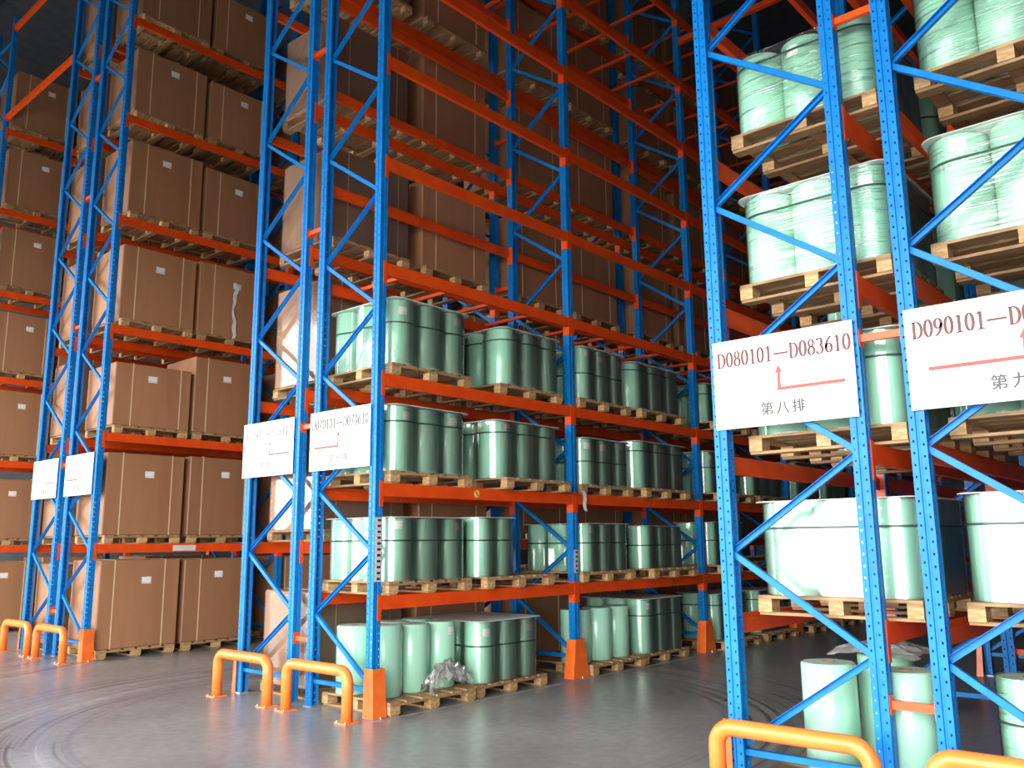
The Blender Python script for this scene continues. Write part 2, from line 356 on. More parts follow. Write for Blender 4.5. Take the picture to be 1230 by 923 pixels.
def load_beam(row, lev, z, bay, side):
    xo = XL[row]+DEP if side > 0 else XL[row]
    aisle = (side > 0) == (row in (4, 2, 0, 6))
    lab = 'orange load beam, %s level, %s bay, %s side, %s' % (ORD[lev], ORD[bay+1], 'aisle' if aisle else 'rear', ROWNAME[row])
    y = bay*P+.10
    if side > 0: b = thing('rack_crossbeam', lab, 'rack beam', (xo+.004, y, z), 0, 'orange load beams')
    else: b = thing('rack_crossbeam', lab, 'rack beam', (xo-.004, y+P-.10, z), math.pi, 'orange load beams')
    place('box_section', BEAM, b, (0, .008, 0))
    place('end_plate', END, b, (0, P-.107 if side > 0 else .003, 0))
    place('end_connector', CON[-1], b, (0.001, .0, 0)); place('end_connector', CON[1], b, (0.001, P-.10, 0))
    return b
NBAY = {4: 7, 3: 6, 2: 2, 1: 1, 0: 2, 5: 2, 6: 2}
for row in NBAY:
    for i, z in enumerate(LEVR if row in (4, 5, 6) else LEVC):
        for bay in range(NBAY[row]):
            for side in (1, -1): load_beam(row, i+1, z, bay, side)
# support bars laid across the empty upper levels of rack D070101
SB = MB().box(0, DEP-.08, -.02, .02, -.04, 0).mesh('support_bar', 'orange')
for lev, bays in ((4, 3), (8, 5), (9, 5)):
    for bay in range(bays):
        for j in range(4):
            o = place('support_bar', SB, None, (XL[4]+.04, bay*P+.52+j*.76, LEVR[lev-1]-.0))
            o.location.z -= 0.0
            tag(o, '%s orange cross bar resting on beams, %s level, %s bay, rack D070101' % (ORD[j+1], ORD[lev], ORD[bay+1]), 'support bar', 'cross bars, level %d bay %d' % (lev, bay+1))
# row spacers between back-to-back frames
for (ra, rb) in ((5, 6), (3, 4), (1, 2)):
    xa, xb = XL[ra]+DEP, XL[rb]
    for k in range(2):
        for j, z in enumerate((0.68, 3.02, 5.36, 7.7, 10.0)):
            o = thing('row_spacer', 'orange row spacer, %s up from floor, %s frames, behind %s' % (ORD[j+1], ORD[k+1], {5: 'rack D080101', 3: 'rack C2801', 1: 'far carton rack'}[ra]), 'row spacer', (xa, k*P+.05, z), 0, 'row spacers')
            place('tube', cached(('sp', ra), lambda: MB().box(.004, xb-xa-.004, -.02, .02, -.025, .025).mesh('tube', 'orange')), o)
            for x in (.0015, xb-xa-.0055): place('end_plate', cached('spp', lambda: MB().box(0, .004, -.04, .04, -.06, .06).mesh('end_plate', 'orange')), o, (x, 0, 0))
# tie bars over the aisles
def tie(xa, xb, y, z, lab):
    o = thing('aisle_tie_bar', lab, 'tie bar', (xa, y, z), 0, 'overhead tie bars')
    place('tube', MB().box(.008, xb-xa-.008, -.04, .04, -.045, .045).mesh('tube', 'orange'), o)
    for x in (.002, xb-xa-.008): place('end_plate', MB().box(x, x+.006, -.05, .05, -.08, .08).mesh('end_plate', 'orange'), o)
tie(XL[0]+DEP, XL[1], .05, 10.9, 'orange tie bar spanning the aisle to the farthest carton rack, lower one')
tie(XL[0]+DEP, XL[1], .05, 13.05, 'orange tie bar spanning the aisle to the farthest carton rack, upper one')
tie(XL[4]+DEP, XL[5], 2*P+.05, 10.37, 'orange tie bar across the aisle between racks D070101 and D080101')
tie(XL[4]+DEP, XL[5], 3*P+.05, 10.37, 'orange tie bar across aisle beside rack D070101, one bay deeper than its twin')

# ------------------------------------------------------------------ guards and post protectors at the rack ends
def guard(row):
    xa, xb = XL[row]+.05, XL[row]+DEP-.03; r, h, cr = 0.056, 0.475, 0.12
    pts = [(xa, 0, .012), (xa, 0, h-cr)]
    for j in range(1, 7): t = math.pi/2*j/6; pts.append((xa+cr-cr*math.cos(t), 0, h-cr+cr*math.sin(t)))
    for j in range(0, 7): t = math.pi/2*j/6; pts.append((xb-cr+cr*math.sin(t), 0, h-cr+cr*math.cos(t)))
    pts.append((xb, 0, .012))
    o = thing('rack_guard', 'orange tube hoop guard in front of the end frame of %s' % ROWNAME[row], 'guard', (0, -.27, 0), 0, 'hoop guards at rack ends')
    place('hoop', MB().tube(pts, r, 16).mesh('hoop', 'guard'), o)
    for x in (xa, xb):
        f = place('base_plate', cached('gbp', lambda: MB().box(-.085, .085, -.085, .085, 0, .012).mesh('base_plate', 'guard')), o, (x, 0, 0))
        for sx in (-1, 1): place('anchor_bolt', cached('gb', lambda: MB().lathe([(.011, .012), (.011, .028)], 8).mesh('anchor_bolt', 'steel')), f, (sx*.068, -.068, 0))
for row in (1, 2, 3, 4, 5, 6): guard(row)
def protector(row, k, side):
    """folded sheet shoe standing on the floor round the aisle side of a post"""
    h = .47; y0 = k*P
    xi = XL[row]+DEP if side > 0 else XL[row]
    d0, d1 = .055, .035                       # stands proud of the aisle face, at floor / at top
    if k == 0: ya0, ya1, yb0, yb1 = -.02, -.015, .155, .135
    else: ya0, ya1, yb0, yb1 = -.12, -.04, .205, .14
    xin = -.104 if side > 0 else -.02
    def X(v): return xi+side*v if side > 0 else xi-v
    mb = MB(); t = .005
    def ring(z, d, a, b, off): return [(X(xin), a+off, z), (X(d-off), a+off, z), (X(d-off), b-off, z), (X(xin), b-off, z)]
    B0, T0 = ring(0, d0, ya0, yb0, 0), ring(h, d1, ya1, yb1, 0); B1, T1 = ring(0, d0, ya0, yb0, t), ring(h, d1, ya1, yb1, t)
    for a in range(3):
        mb.face([B0[a], B0[a+1], T0[a+1], T0[a]]); mb.face([B1[a+1], B1[a], T1[a], T1[a+1]]); mb.face([T0[a], T0[a+1], T1[a+1], T1[a]])
    for a in (0, 3): mb.face([B0[a], B1[a], T1[a], T0[a]])
    me = mb.mesh('shoe', 'protector')
    o = thing('post_protector', 'orange steel shoe guarding the %s aisle post foot of %s' % (ORD[k+1], ROWNAME[row]), 'post protector', (0, y0, 0), 0, 'post protectors')
    place('shoe', me, o)
    xs_ = X(d0+.004)
    place('anchor_bolt', cached('pb', lambda: MB().lathe([(.012, 0), (.012, .02)], 8).mesh('anchor_bolt', 'steel')), o, (X(d0+.016), (ya0+yb0)/2, 0))
for row, side, n in ((4, 1, 8), (2, 1, 3), (3, -1, 4), (1, -1, 2), (5, -1, 3)):
    for k in range(n): protector(row, k, side)

# ------------------------------------------------------------------ pallets
PX, PY, PH = 1.12, 1.22, 0.135
def pallet_pieces():
    L = []
    for j in range(6): L.append(('deck_board', ('db',), (PX, .145, .02), (0, -PY/2+.0725+j*(PY-.145)/5, PH-.02)))
    for x in (-1, 0, 1): L.append(('stringer_board', ('st',), (.10, PY, .02), (x*(PX/2-.05), 0, PH-.04)))
    for x in (-1, 0, 1):
        for y in (-1, 0, 1): L.append(('block', ('bl',), (.10, .13, .075), (x*(PX/2-.05), y*(PY/2-.065), .02)))
    for y in (-1, 0, 1): L.append(('runner', ('ru',), (PX, .10, .02), (0, y*(PY/2-.065), 0)))
    return L
PIECES = pallet_pieces()
def pallet_solid():
    mb = MB()
    for n, key, s, c in PIECES: mb.box(c[0]-s[0]/2, c[0]+s[0]/2, c[1]-s[1]/2, c[1]+s[1]/2, c[2], c[2]+s[2], 1 if n == 'block' else 0)
    return mb.mesh('wooden_pallet', ['wood', 'woodblock'])
PSOLID = pallet_solid()
def piece(key, s, nm):
    return cached(key, lambda: MB().box(-s[0]/2, s[0]/2, -s[1]/2, s[1]/2, 0, s[2]).mesh(nm, 'woodblock' if nm == 'block' else 'wood'))
def pallet(x, y, z, where, detailed, rz=0.0, what='reels'):
    lab = 'wooden pallet under %s, %s' % (what, where)
    if not detailed:
        return tag(place('wooden_pallet', PSOLID, None, (x, y, z), rz), lab, 'pallet', 'wooden pallets')
    p_ = thing('wooden_pallet', lab, 'pallet', (x, y, z), rz, 'wooden pallets')
    for n, key, s, c in PIECES: place(n, piece(key, s, n), p_, c)
    return p_

# ------------------------------------------------------------------ green reels and their wrapping
def reel_mesh(r, h):
    mb = MB()
    mb.lathe([(r-.012, 0), (r, .010), (r, h-.010), (r-.012, h), (.045, h), (.045, h-.05)], 36, (1,))
    for i in range(len(mb.f)):
        if 36*3 <= i: mb.mi[i] = 1
    return mb.mesh('paper_reel', ['reel', 'reel_end'])
def sticker_mesh(r):
    mb = MB(); n = 5
    for j in range(n):
        a, b = -.26+.52*j/n, -.26+.52*(j+1)/n; R = r+.002
        mb.face([(R*math.cos(a), R*math.sin(a), 0), (R*math.cos(b), R*math.sin(b), 0), (R*math.cos(b), R*math.sin(b), .085), (R*math.cos(a), R*math.sin(a), .085)], True)
    return mb.mesh('sticker', 'label')
def core_mesh(): return MB().lathe([(.036, 0), (.045, 0), (.045, .055), (.036, .055), (.036, 0)], 20, (1, 3), cap=False).mesh('core_tube', 'core')
def reel(x, y, z, r, h, label, group, sticker=None, core=False):
    o = place('paper_reel', cached(('reel', round(r, 3), round(h, 3)), lambda: reel_mesh(r, h)), None, (x, y, z), random.uniform(0, 6))
    tag(o, label, 'reel', group)
    if sticker is not None:
        s = place('sticker', cached(('stk', round(r, 3)), lambda: sticker_mesh(r)), o, (0, 0, h*random.uniform(.76, .84))); s.rotation_euler.z = sticker-o.rotation_euler.z
    if core: place('core_tube', cached('core', core_mesh), o, (0, 0, h-.05))
    return o
def clinging_outline(hx, hy, r, nx, ny, e, k=.38):
    pts = []
    for sd in range(4):
        a0 = sd*math.pi/2; half, run, n = (hx, hy, ny) if sd % 2 == 0 else (hy, hx, nx)
        c, s_ = math.cos(a0), math.sin(a0)
        d = 2*r; t0 = -run+r; steps = (n-1)*10
        for q in range(steps+1):
            t = t0+(2*run-2*r)*q/max(steps, 1); near = min(abs(t-(t0+i*d)) for i in range(n))
            f = half+e-k*(r-math.sqrt(max(r*r-min(near, r*.995)**2, 0)))*(1-.35*(near/r)**2)
            pts.append((c*f-s_*t, s_*f+c*t))
            if steps == 0: break
        for q in range(1, 6):
            a = a0+math.pi/2*q/6; cx, cy = [(hx-r, hy-r), (-hx+r, hy-r), (-hx+r, -hy+r), (hx-r, -hy+r)][sd]
            pts.append((cx+(r+e)*math.cos(a), cy+(r+e)*math.sin(a)))
    return pts
def hull_outline(hx, hy, r, n=7):
    pts = []
    for (cx, cy, a0) in ((hx-r, hy-r, 0), (-hx+r, hy-r, math.pi/2), (-hx+r, -hy+r, math.pi), (hx-r, -hy+r, 1.5*math.pi)):
        for j in range(n): t = a0+math.pi/2*j/(n-1); pts.append((cx+r*math.cos(t), cy+r*math.sin(t)))
    return pts
def skirt(mb, out, z0, z1, smooth=True, rows=1):
    n = len(out)
    for q in range(rows):
        a, b = z0+(z1-z0)*q/rows, z0+(z1-z0)*(q+1)/rows
        i = len(mb.v); mb.v += [(x, y, a) for x, y in out]+[(x, y, b) for x, y in out]
        for j in range(n):
            j2 = (j+1) % n; mb.f.append((i+j, i+j2, i+n+j2, i+n+j)); mb.sm.append(smooth); mb.mi.append(0)
def wrap(x, y, z, hx, hy, r, h, where, film='film', strap=True, top=True, zs=.64, nx=3, ny=3, cling=.38):
    o = thing('stretch_wrap', 'clear stretch wrap round reels, %s' % where, 'wrap', (x, y, z), 0, 'stretch wrapping on reel pallets')
    e = .006
    mb = MB(); skirt(mb, clinging_outline(hx, hy, r, nx, ny, e, cling), .002, h+.004); place('film', mb.mesh('film', film), o)
    if strap:
        mb = MB(); out = clinging_outline(hx, hy, r, nx, ny, e+.003, cling); skirt(mb, out, h*zs-.008, h*zs+.008); place('strap', mb.mesh('strap', 'strap_dark'), o)
    if top:
        mb = MB(); out = hull_outline(hx+.02, hy+.02, r*.6, 5); skirt(mb, out, h+.004, h+.010, False)
        mb.face([(a, b, h+.010) for a, b in out]); mb.face([(a, b, h+.004) for a, b in reversed(out)])
        place('top_sheet', mb.mesh('top_sheet', 'sheet'), o)
    return o
def bundle(row, lev, bay, slot, x1, y0, z, d, ny, nx, h, face, film='film', detailed=False, keep=None, px=None, py=None, top=True, strap=True, zs=.64, stick=True):
    """reels standing in a grid; x1 is the edge on the face side (+1: +X edge, -1: -X edge), y0 the front edge"""
    where = '%s pallet, %s level, %s bay, %s' % (slot, ORD[lev], ORD[bay+1], ROWNAME[row])
    r = d/2; hx, hy = nx*d/2, ny*d/2
    xc = x1-face*hx; yc = y0+hy
    pallet(xc if px is None else px, yc if py is None else py, z, where, detailed)
    zt = z+PH+.0005
    g = 'green reels, '+where
    rank = ['aisle rank', 'middle rank', 'back rank'] if nx == 3 else ['aisle rank', 'back rank']
    post = ['sign-end', 'middle', 'far-end'] if ny == 3 else ['sign-end', 'far-end'] if ny == 2 else ['single-file']
    for i in range(nx if keep is None else min(nx, keep)):
        for j in range(ny):
            ang = None
            if stick and i == 0 and random.random() < .5: ang = (0 if face > 0 else -math.pi/2)+random.uniform(-.5, .3)
            if stick and face < 0 and j == 0 and random.random() < .35: ang = -math.pi/2+random.uniform(-.3, .6)
            reel(x1-face*(r+i*d), y0+r+j*d, zt, r-.0015, h, 'green reel, %s %s, %s' % (rank[i], post[j], where), g, ang)
    if film: wrap(xc, yc, zt, hx, hy, r, h, where, film, strap, top, zs, nx, ny, .38 if face > 0 else .08)
X4 = XL[4]+DEP+.03
def b4(lev, bay, slot, y0, d, ny, nx, h, **kw):
    z = LEVR[lev-1]+.001 if lev else 0.001
    bundle(4, lev, bay, slot, X4, bay*P+y0, z, d, ny, nx, h, 1, detailed=bay < 2, **kw)
# rack D070101, first and second bays as loaded, deeper bays filled alike
b4(3, 0, 'first', .20, .39, 3, 3, .72, py=.80)
b4(3, 0, 'second', 1.93, .39, 3, 3, .70, py=2.52, zs=.80)
b4(2, 0, 'first', .20, .385, 3, 3, .70, zs=.76, py=.80)
b4(2, 0, 'second', 1.80, .42, 3, 2, .69, py=2.45, zs=.80)
b4(1, 0, 'first', .20, .385, 3, 3, .655, py=.80, zs=.64, film='film_glare')
b4(1, 0, 'second', 1.50, .34, 2, 3, .67, py=2.2, zs=.62)
b4(0, 0, 'second', 1.52, .36, 3, 3, .67, py=2.06, zs=.6)
b4(3, 1, 'first', .22, .36, 3, 3, .72, zs=.5)
b4(3, 1, 'second', 1.45, .48, 3, 2, .69, zs=.85)
b4(2, 1, 'first', .22, .38, 3, 3, .62, zs=.5)
b4(2, 1, 'second', 1.50, .48, 3, 2, .68, zs=.8)
b4(1, 1, 'first', .20, .36, 3, 3, .62, zs=.6)
b4(1, 1, 'second', 1.62, .38, 3, 2, .60, zs=.55)
b4(0, 1, 'second', 1.55, .37, 3, 3, .74, py=P+2.12, zs=.7)
for bay in (2, 3, 4):
    for lev in (0, 1, 2, 3):
        b4(lev, bay, 'first', .28+random.uniform(-.05, .1), .38, 3, 2, random.uniform(.62, .72), py=bay*P+.87, zs=random.uniform(.55, .8))
        if not (bay == 2 and lev == 1): b4(lev, bay, 'second', 1.75+random.uniform(-.05, .1), .40, 3, 2, random.uniform(.62, .72), zs=random.uniform(.55, .8))
# loose unwrapped reels on the floor pallets
def loose(row, spots, px, py, where, detailed=True):
    pallet(px, py, .001, where, detailed)
    for (x, y, r, h, st, extra) in spots:
        reel(x, y, PH+.002, r, h, 'loose green reel %s, %s' % (extra, where.replace('of rack', 'rack').replace('just behind the second post', 'by second post')), 'loose reels, '+where, st, True)
loose(4, [(-4.19, .80, .19, .70, None, 'with a bright front'), (-4.19, 1.20, .18, .70, .1, 'with a white sticker near its top'), (-4.60, .86, .19, .70, None, 'in the back rank'),
          (-4.58, .32, .185, .70, None, 'next to the end frame'), (-4.62, 1.26, .18, .70, None, 'at the far back corner'), (-4.17, .395, .19, .72, None, 'behind the orange shoe')],
      -4.35, .775, 'front floor pallet of rack D070101')
loose(4, [(-4.15, P+.10+.25, .2, .68, None, 'behind the post foot'), (-4.12, P+.78, .2, .68, None, 'in the middle'), (-4.1, P+1.18, .19, .68, .2, 'with a white sticker')],
      -4.35, P+.845, 'floor pallet just behind the second post of rack D070101')

# racks D080101 and D090101, seen from their ends
X5, X6 = .17, 1.545
def b5(lev, bay, slot, y0, d, ny, nx, h, **kw):
    bundle(5, lev, bay, slot, X5, bay*P+y0, LEVR[lev-1]+.001, d, ny, nx, h, -1, detailed=(bay == 0), **kw)
def b6(lev, bay, slot, y0, d, ny, nx, h, **kw):
    bundle(6, lev, bay, slot, X6, bay*P+y0, LEVR[lev-1]+.001, d, ny, nx, h, -1, detailed=(bay == 0), **kw)
b5(1, 0, 'first', .24, .378, 3, 3, .655, film='film_glare', zs=.72, stick=False)
b5(2, 0, 'first', .24, .378, 3, 3, .66, zs=.72)
b5(3, 0, 'first', .24, .378, 3, 3, .70, film='film_streak', zs=.78)
b5(4, 0, 'first', .24, .378, 3, 3, .66, film='film_streak', zs=.85, top=False)
b6(1, 0, 'first', .24, .378, 3, 3, .66, film='film_glare', zs=.72, stick=False)
b6(2, 0, 'first', .24, .378, 3, 3, .66, zs=.72)
b6(3, 0, 'first', .24, .378, 3, 3, .74, film='film_streak', zs=.75)
b6(4, 0, 'first', .24, .378, 3, 3, .80, film='film_streak', zs=.80)
for lev in (2, 3, 4):
    b5(lev, 0, 'second', 1.78, .378, 1, 3, .66, py=2.35)
    b6(lev, 0, 'second', 1.78, .378, 1, 3, .66, py=2.35)
loose(5, [(.57, .40, .182, .72, None, 'with a plain dark end'), (.84, .75, .185, .76, None, 'in the second rank'), (1.11, .33, .18, .72, None, 'between the two end frames'), (.72, 1.12, .185, .74, None, 'at the pallet back')],
      .74, .82, 'floor pallet of rack D080101')
loose(6, [(1.80, .46, .19, .72, None, 'nearest the blue post'), (2.20, .48, .19, .72, None, 'beside the first'), (1.9, .90, .19, .74, None, 'in the second rank'), (2.5, .88, .19, .74, None, 'at the outer edge')],
      2.12, .82, 'floor pallet of rack D090101')
wrap(2.0, .47, PH+.003, .395, .2, .195, .72, 'floor pallet of rack D090101', 'film_streak', True, False, .64, 2, 1)

# ------------------------------------------------------------------ cartons
def carton(row, lev, bay, slot, x, y, z, w, dpt, h, face, detailed, label=True, rz=0.0):
    where = '%s pallet, %s level, %s bay, %s' % (slot, ORD[lev], ORD[bay+1], ROWNAME[row])
    pallet(x, y, z, where, detailed, rz, 'a brown carton')
    c = thing('cardboard_carton', 'strapped brown carton on %s' % where, 'carton', (x, y, z+PH+.0005), rz, 'big brown cartons')
    key = (round(w, 2), round(dpt, 2), round(h, 2))
    place('body', cached(('cb',)+key, lambda: bevelled(dpt, w, h, .012, 'body', 'carton')), c)
    def strap():
        mb = MB(); e = .003; a = dpt/2
        for (x0, x1, z0, z1) in ((a, a+e, 0, h+e), (-a-e, -a, 0, h+e), (-a, a, h, h+e)): mb.box(x0, x1, -.008, .008, z0, z1)
        return mb.mesh('strap', 'strap_light')
    if slot == 'first' and bay == 0 and row == 3:
        def shell():
            mb = MB(); a, b = dpt/2+.006, w/2+.006; skirt(mb, hull_outline(a, b, .012, 3), .001, h-.02, False); return mb.mesh('stretch_film', 'film_carton')
        place('stretch_film', cached(('cf',)+key, shell), c)
    sm = cached(('cs',)+key, strap)
    for t in (-.30, .33): place('strap', sm, c, (0, w*(t+random.uniform(-.03, .03)), 0))
    tp = cached(('ct',)+key, lambda: MB().box(-dpt/2-.002, dpt/2+.002, -.03, .03, h, h+.002).mesh('tape', 'tape'))
    place('tape', tp, c)
    if label:
        lm = cached(('cl', face), lambda: MB().box(0, .003, -.075, .075, 0, .105).mesh('label', 'label'))
        place('label', lm, c, (face*(dpt/2) if face > 0 else -dpt/2-.003, w*random.uniform(-.03, .08), h*random.uniform(.70, .78)))
    return c
TOPS2 = {0: (1.48, 1.47), 1: (3.16, 3.18), 2: (4.62, 4.92), 3: (6.60, 6.64), 4: (8.46, 8.40), 5: (10.15, 10.1), 6: (12.0, 11.9)}
for lev in range(7):
    z = LEVC[lev-1]+.001 if lev else .001
    for s in (0, 1):
        for row, nb, face in ((2, 2, 1), (1, 1, -1), (0, 1, 1), (3, 5, -1)):
            for bay in range(nb):
                if row == 2 and bay == 0: top = TOPS2[lev][s]
                elif row == 3: top = z+PH+random.uniform(1.16, 1.34)
                else: top = z+PH+random.uniform(1.22, 1.40)
                if row == 3 and lev == 0: top = 1.17 if s == 0 and bay == 0 else 1.35
                if row == 3 and bay == 0 and s == 0 and lev > 0: top = {1: 3.03, 2: 4.83, 3: 6.52, 4: 8.3, 5: 10.1, 6: 11.9}[lev]
                h = top-z-PH
                xc = {2: XL[2]+.53, 1: XL[1]+.53, 0: XL[0]+.53, 3: XL[3]+.74}[row]
                y = bay*P+(.83 if s == 0 else 2.33 if row == 3 else 2.20)+random.uniform(-.02, .02)
                w = 1.28 if row != 3 else 1.26
                carton(row, lev, bay, 'first' if s == 0 else 'second', xc+random.uniform(-.015, .015), y, z, w, 1.0 if row == 3 else 1.06, h, face, row in (2, 3) and bay == 0 and lev < 5, row != 3, random.uniform(-.012, .012))

# ------------------------------------------------------------------ aisle signs with lettering
def nib(pts, thick, thin, out):
    """ribbon along a polyline: vertical strokes thick, horizontal strokes thin, as in a serif face"""
    n = len(pts)
    L, R = [], []
    for i in range(n):
        a, b = pts[max(i-1, 0)], pts[min(i+1, n-1)]; dx, dy = b[0]-a[0], b[1]-a[1]; q = math.hypot(dx, dy) or 1; dx /= q; dy /= q
        w = (thin+(thick-thin)*abs(dy)**1.5)/2; L.append((pts[i][0]-dy*w, pts[i][1]+dx*w)); R.append((pts[i][0]+dy*w, pts[i][1]-dx*w))
    for i in range(n-1): out.append([L[i], R[i], R[i+1], L[i+1]])
def arc(cx, cy, rx, ry, a0, a1, n=18):
    return [(cx+rx*math.cos(math.radians(a0+(a1-a0)*i/n)), cy+ry*math.sin(math.radians(a0+(a1-a0)*i/n))) for i in range(n+1)]
def glyph(ch):
    q = []; T, t = .15, .06
    if ch == '0': nib(arc(.25, .5, .17, .47, 0, 360, 28), T, t, q)
    elif ch == '1': nib([(.26, 0), (.26, .97)], T, t, q); nib([(.10, .84), (.25, .97)], T*.5, t, q); nib([(.08, .02), (.44, .02)], T, t, q)
    elif ch == '2': nib(arc(.24, .72, .16, .25, 170, -30, 14)+[(.07, .06)], T*.9, t, q); nib([(.06, .05), (.45, .05)], T, .09, q); nib([(.43, .05), (.45, .18)], .05, .05, q)
    elif ch == '3': nib(arc(.22, .74, .15, .23, 160, -80, 14), T, t, q); nib(arc(.22, .27, .18, .25, 85, -160, 16), T, t, q)
    elif ch == '6': nib(arc(.26, .29, .16, .27, 0, 360, 24), T, t, q); nib([(.41, .97), (.28, .86), (.16, .66), (.10, .42), (.10, .28)], T, t, q)
    elif ch == '7': nib([(.06, .93), (.46, .93)], T, .10, q); nib([(.44, .93), (.30, .5), (.20, 0)], T, t, q); nib([(.06, .93), (.05, .76)], .05, .05, q)
    elif ch == '8': nib(arc(.25, .74, .13, .22, 0, 360, 22), T*.85, t, q); nib(arc(.25, .27, .17, .25, 0, 360, 24), T, t, q)
    elif ch == '9': nib(arc(.24, .69, .16, .27, 0, 360, 24), T, t, q); nib([(.09, .01), (.22, .10), (.34, .30), (.40, .55), (.40, .70)], T, t, q)
    elif ch == 'D': nib([(.14, 0), (.14, .95)], T, t, q); nib([(.03, .02), (.24, .02)], T, t, q); nib([(.03, .93), (.24, .93)], T, t, q); nib([(.14, .93), (.25, .93)]+arc(.25, .475, .27, .455, 85, -85, 18)+[(.14, .02)], T, t, q)
    elif ch == 'C': nib(arc(.33, .475, .25, .46, 50, 310, 22), T, t, q); nib([(.50, .95), (.50, .68)], t, t, q)
    elif ch == '-': nib([(.04, .42), (.96, .42)], t, .12, q)
    return q, {'D': .60, 'C': .60, '-': 1.0}.get(ch, .5)
def text_quads(txt):
    x = 0; qs = []
    for ch in txt:
        g, a = glyph(ch); qs += [[(px_+x, py_) for px_, py_ in quad] for quad in g]; x += a
    return qs, x
def han_mesh(txt, size, mat):
    cu = bpy.data.curves.new('han', 'FONT'); cu.body = txt; cu.size = size; cu.align_x = 'CENTER'; cu.space_character = 1.35
    o = bpy.data.objects.new('han', cu); COL.objects.link(o); bpy.context.view_layer.update()
    me = bpy.data.meshes.new_from_object(o.evaluated_get(bpy.context.evaluated_depsgraph_get()))
    bpy.data.objects.remove(o); bpy.data.curves.remove(cu)
    vs = [v.co.copy() for v in me.vertices]; fs = [tuple(p_.vertices) for p_ in me.polygons]; bpy.data.meshes.remove(me)
    mb = MB()                                  # printed heavy: the outline laid down three times, a hair apart
    for k, (dx, dy) in enumerate(((0, 0), (.0028, .0014), (-.0014, .0028))):
        o_ = len(mb.v); mb.v += [(v.x+dx, v.y+dy, v.z+k*.0001) for v in vs]
        for f in fs: mb.f.append(tuple(i+o_ for i in f)); mb.sm.append(False); mb.mi.append(0)
    return mb.mesh('row_characters', mat)
def sign(row, x0, x1, z0, z1, txt, tspan, han, hu, arrow, inks, lab):
    y = -.022
    s = thing('aisle_sign', lab, 'sign', (x0, y, z0), 0, 'white aisle signs'); w, h = x1-x0, z1-z0
    pm = bevelled(w, .004, h, .0012, 'panel', 'white'); place('panel', pm, s, (w/2, 0, 0))
    yf = -.0028
    if txt:
        qs, tw = text_quads(txt); sx = (tspan[1]-tspan[0])*w/tw; sz = .115; zb = h*.695
        mb = MB()
        for q in qs: mb.face([(tspan[0]*w+a*sx, yf, zb+b*sz) for a, b in q])
        place('code_lettering', mb.mesh('code_lettering', inks[0]), s)
    ub0, ub1, uv = arrow
    mb = MB(); zb = h*.385; tk = .012
    mb.face([(a*w, yf-.0003, zb+b*tk) for a, b in ((ub0, -1), (ub1, -1), (ub1, 1), (ub0, 1))])
    xv = uv*w; zt = h*.645
    mb.face([(xv-.014, yf, zb-tk), (xv+.014, yf, zb-tk), (xv+.010, yf, zt-.05), (xv-.010, yf, zt-.05)])
    mb.face([(xv-.028, yf-.0003, zt-.055), (xv+.028, yf-.0003, zt-.055), (xv, yf-.0003, zt)])
    place('arrow', mb.mesh('arrow', inks[1]), s)
    if han:
        me = han_mesh(han, .098, inks[2]); place('row_characters', me, s, (hu*w, yf-.0003, h*.125), rot=(math.pi/2, 0, 0))
    for (a, b) in ((.03, .04), (.97, .04), (.03, .96), (.97, .96)):
        place('rivet', cached('rivet', lambda: MB().lathe([(.006, 0), (.006, .003)], 8).mesh('rivet', 'steel')), s, (a*w, -.002, b*h), rot=(math.pi/2, 0, 0))
Z0, Z1 = 2.49, 3.145
sign(5, .035, 1.075, Z0, Z1, 'D080101-D083610', (.03, .985), '第八排', .50, (.47, .93, .485), ('red_ink', 'arrow_ink', 'grey_ink'), 'white sign reading D080101—D083610 with arrow up from the left end')
sign(6, XL[6]+.035, XL[6]+1.075, Z0, Z1, 'D090101-D093610', (.04, .985), '第九排', .60, (.12, .65, .64), ('red_ink', 'arrow_ink', 'grey_ink'), 'white sign starting D090101 with red arrow, on the end of rack D090101')
sign(4, XL[4]-.03, XL[4]+1.03, Z0, Z1, 'D070101-D073610', (.03, .97), '第七排', .49, (.08, .49, .485), ('grey_ink', 'arrow_ink', 'pale_ink'), 'white sign reading D070101—D073610 on the end of rack D070101')
sign(3, XL[3]-.04, XL[3]+1.02, Z0, Z1, 'C2801-C2811', (.07, .90), '第排', .45, (.54, .93, .545), ('pale_ink', 'pale_ink', 'pale_ink'), 'white sign reading C2801 in faded print beside the D070101 sign')
sign(2, XL[2]-.02, XL[2]+1.03, Z0, Z1, '', None, '第排', .45, (.08, .47, .475), ('pale_ink', 'pale_ink', 'pale_ink'), 'far white sign, nearly blank, on the carton rack facing rack C2801')
sign(1, XL[1]-.02, XL[1]+1.03, Z0, Z1, '', None, '第排', .45, (.54, .93, .545), ('pale_ink', 'pale_ink', 'pale_ink'), 'farthest white sign, nearly blank, by the farthest orange guards')

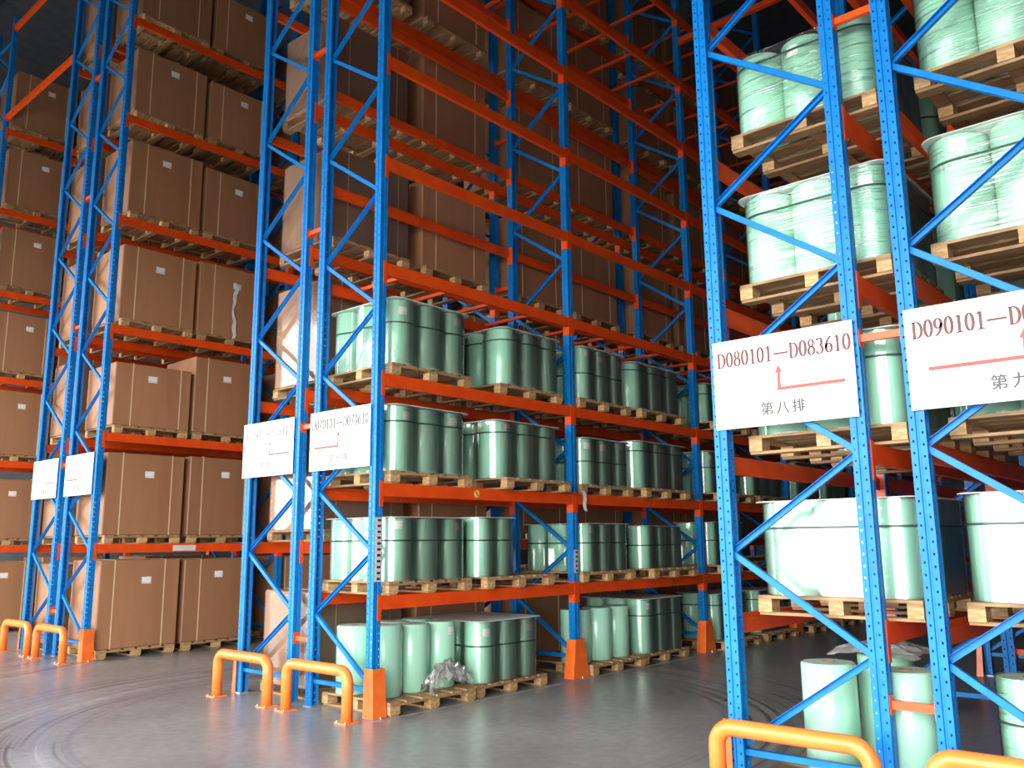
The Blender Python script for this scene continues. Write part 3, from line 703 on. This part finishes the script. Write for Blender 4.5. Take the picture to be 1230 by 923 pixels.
# ------------------------------------------------------------------ small things
def location_labels(row, k, z0, n, dz):
    fr = FR[row, k]
    for j in range(n):
        l = place('location_label', cached('loclab', lambda: MB().box(0, .002, 0, .085, 0, .056).mesh('location_label', 'white')), fr, (DEP+.001, .008, z0+j*dz))
        place('barcode', cached('barcode', lambda: MB().box(.002, .003, .028, .075, .014, .040).mesh('barcode', 'black')), l)
location_labels(4, 0, 1.315, 11, .059)
location_labels(4, 1, 1.30, 5, .059)
o = thing('beam_placard', 'cream label plate stuck on first-level beam of carton rack facing rack C2801', 'label', (XL[2]+DEP+.0045, 1.52, 1.61))
place('plate', MB().box(0, .003, -.20, .20, 0, .09).mesh('plate', 'sheet'), o); place('print', MB().box(.003, .0035, -.13, .15, .02, .07).mesh('print', 'white'), o)
mb = MB(); ring = [(.045*math.cos(t*math.pi/8), .045*math.sin(t*math.pi/8)) for t in range(16)]
mb.face([(.0, a, b) for a, b in ring]); mb.face([(.003, a, b) for a, b in ring])
for t in range(16):
    a, b = ring[t], ring[(t+1) % 16]; mb.face([(0, a[0], a[1]), (0, b[0], b[1]), (.003, b[0], b[1]), (.003, a[0], a[1])])
o = thing('beam_sticker', 'round yellow sticker on second-level front beam of rack D070101', 'sticker', (XL[4]+DEP+.0045, 1.50, 2.25))
place('disc', mb.mesh('disc', 'yellow'), o)
place('slash', MB().obox((.0035, -.028, .028), (.0035, .028, -.028), (0, .006, .006), (.0005, 0, 0)).mesh('slash', 'orange'), o)
# crumpled film lying against the loose reels
random.seed(21)
def crumple(sx, sy, sz, n=16):
    mb = MB(); g = []
    for i in range(n+1):
        for j in range(n+1):
            u, v = i/n*2-1, j/n*2-1; e = max(0, 1-(abs(u)**2.2+abs(v)**2.2)*.55)
            g.append((u*sx+random.uniform(-.02, .02), v*sy+random.uniform(-.02, .02), max(.002, sz*e*(.55+.45*random.random()))))
    mb.v = g
    for i in range(n):
        for j in range(n): mb.f.append((i*(n+1)+j, (i+1)*(n+1)+j, (i+1)*(n+1)+j+1, i*(n+1)+j+1)); mb.sm.append(False); mb.mi.append(0)
    return mb.mesh('crumpled_film', 'film_grey')
o = place('crumpled_film', crumple(.085, .33, .34), None, (-3.90, 1.06, PH+.003)); tag(o, 'crumpled grey plastic film heaped against loose reels on front floor pallet of rack D070101', 'plastic film')
o = place('crumpled_film', crumple(.30, .30, .10), None, (.85, .72, PH+.765)); tag(o, 'crumpled grey plastic film lying over reel tops on floor pallet of rack D080101', 'plastic film')
# torn strip of film on the carton of rack C2801's neighbour
mb = MB(); xs_ = XL[2]+DEP+.03; n = 14
for j in range(n):
    z0, z1 = j/n, (j+1)/n
    def wv(t): return .022*math.sin(t*9)+.014*math.sin(t*23), .010+.026*abs(math.sin(t*5.3+.5))
    (a, wa), (b, wb) = wv(z0), wv(z1)
    mb.face([(.01*math.sin(j*2.1), a-wa, z0*1.05), (.01*math.sin(j*2.1)+.012, a+wa, z0*1.05), (.01*math.sin(j*2.1+2.1)+.012, b+wb, z1*1.05), (.01*math.sin(j*2.1+2.1), b-wb, z1*1.05)], True)
o = place('torn_film', mb.mesh('torn_film', 'white'), None, (XL[2]+.53+.53+.02, 2.22, LEVC[2]+.12)); tag(o, 'torn strip of white film hanging down a brown carton on the third level', 'plastic film')
# scrap of paper caught on the second post
mb = MB()
for j in range(6):
    z0, z1 = -j*.045, -(j+1)*.045
    mb.face([(.015*math.sin(j), .02*j*.5-.03, z0), (.015*math.sin(j)+.01, .02*j*.5+.035, z0-.01), (.015*math.sin(j+1)+.01, .02*(j+1)*.5+.03, z1-.01), (.015*math.sin(j+1), .02*(j+1)*.5-.025, z1)], True)
o = place('paper_scrap', mb.mesh('paper_scrap', 'sheet'), None, (XL[4]+DEP+.02, P+.20, 2.37)); tag(o, 'torn paper scrap dangling at second-level beam by second post of rack D070101', 'paper scrap')
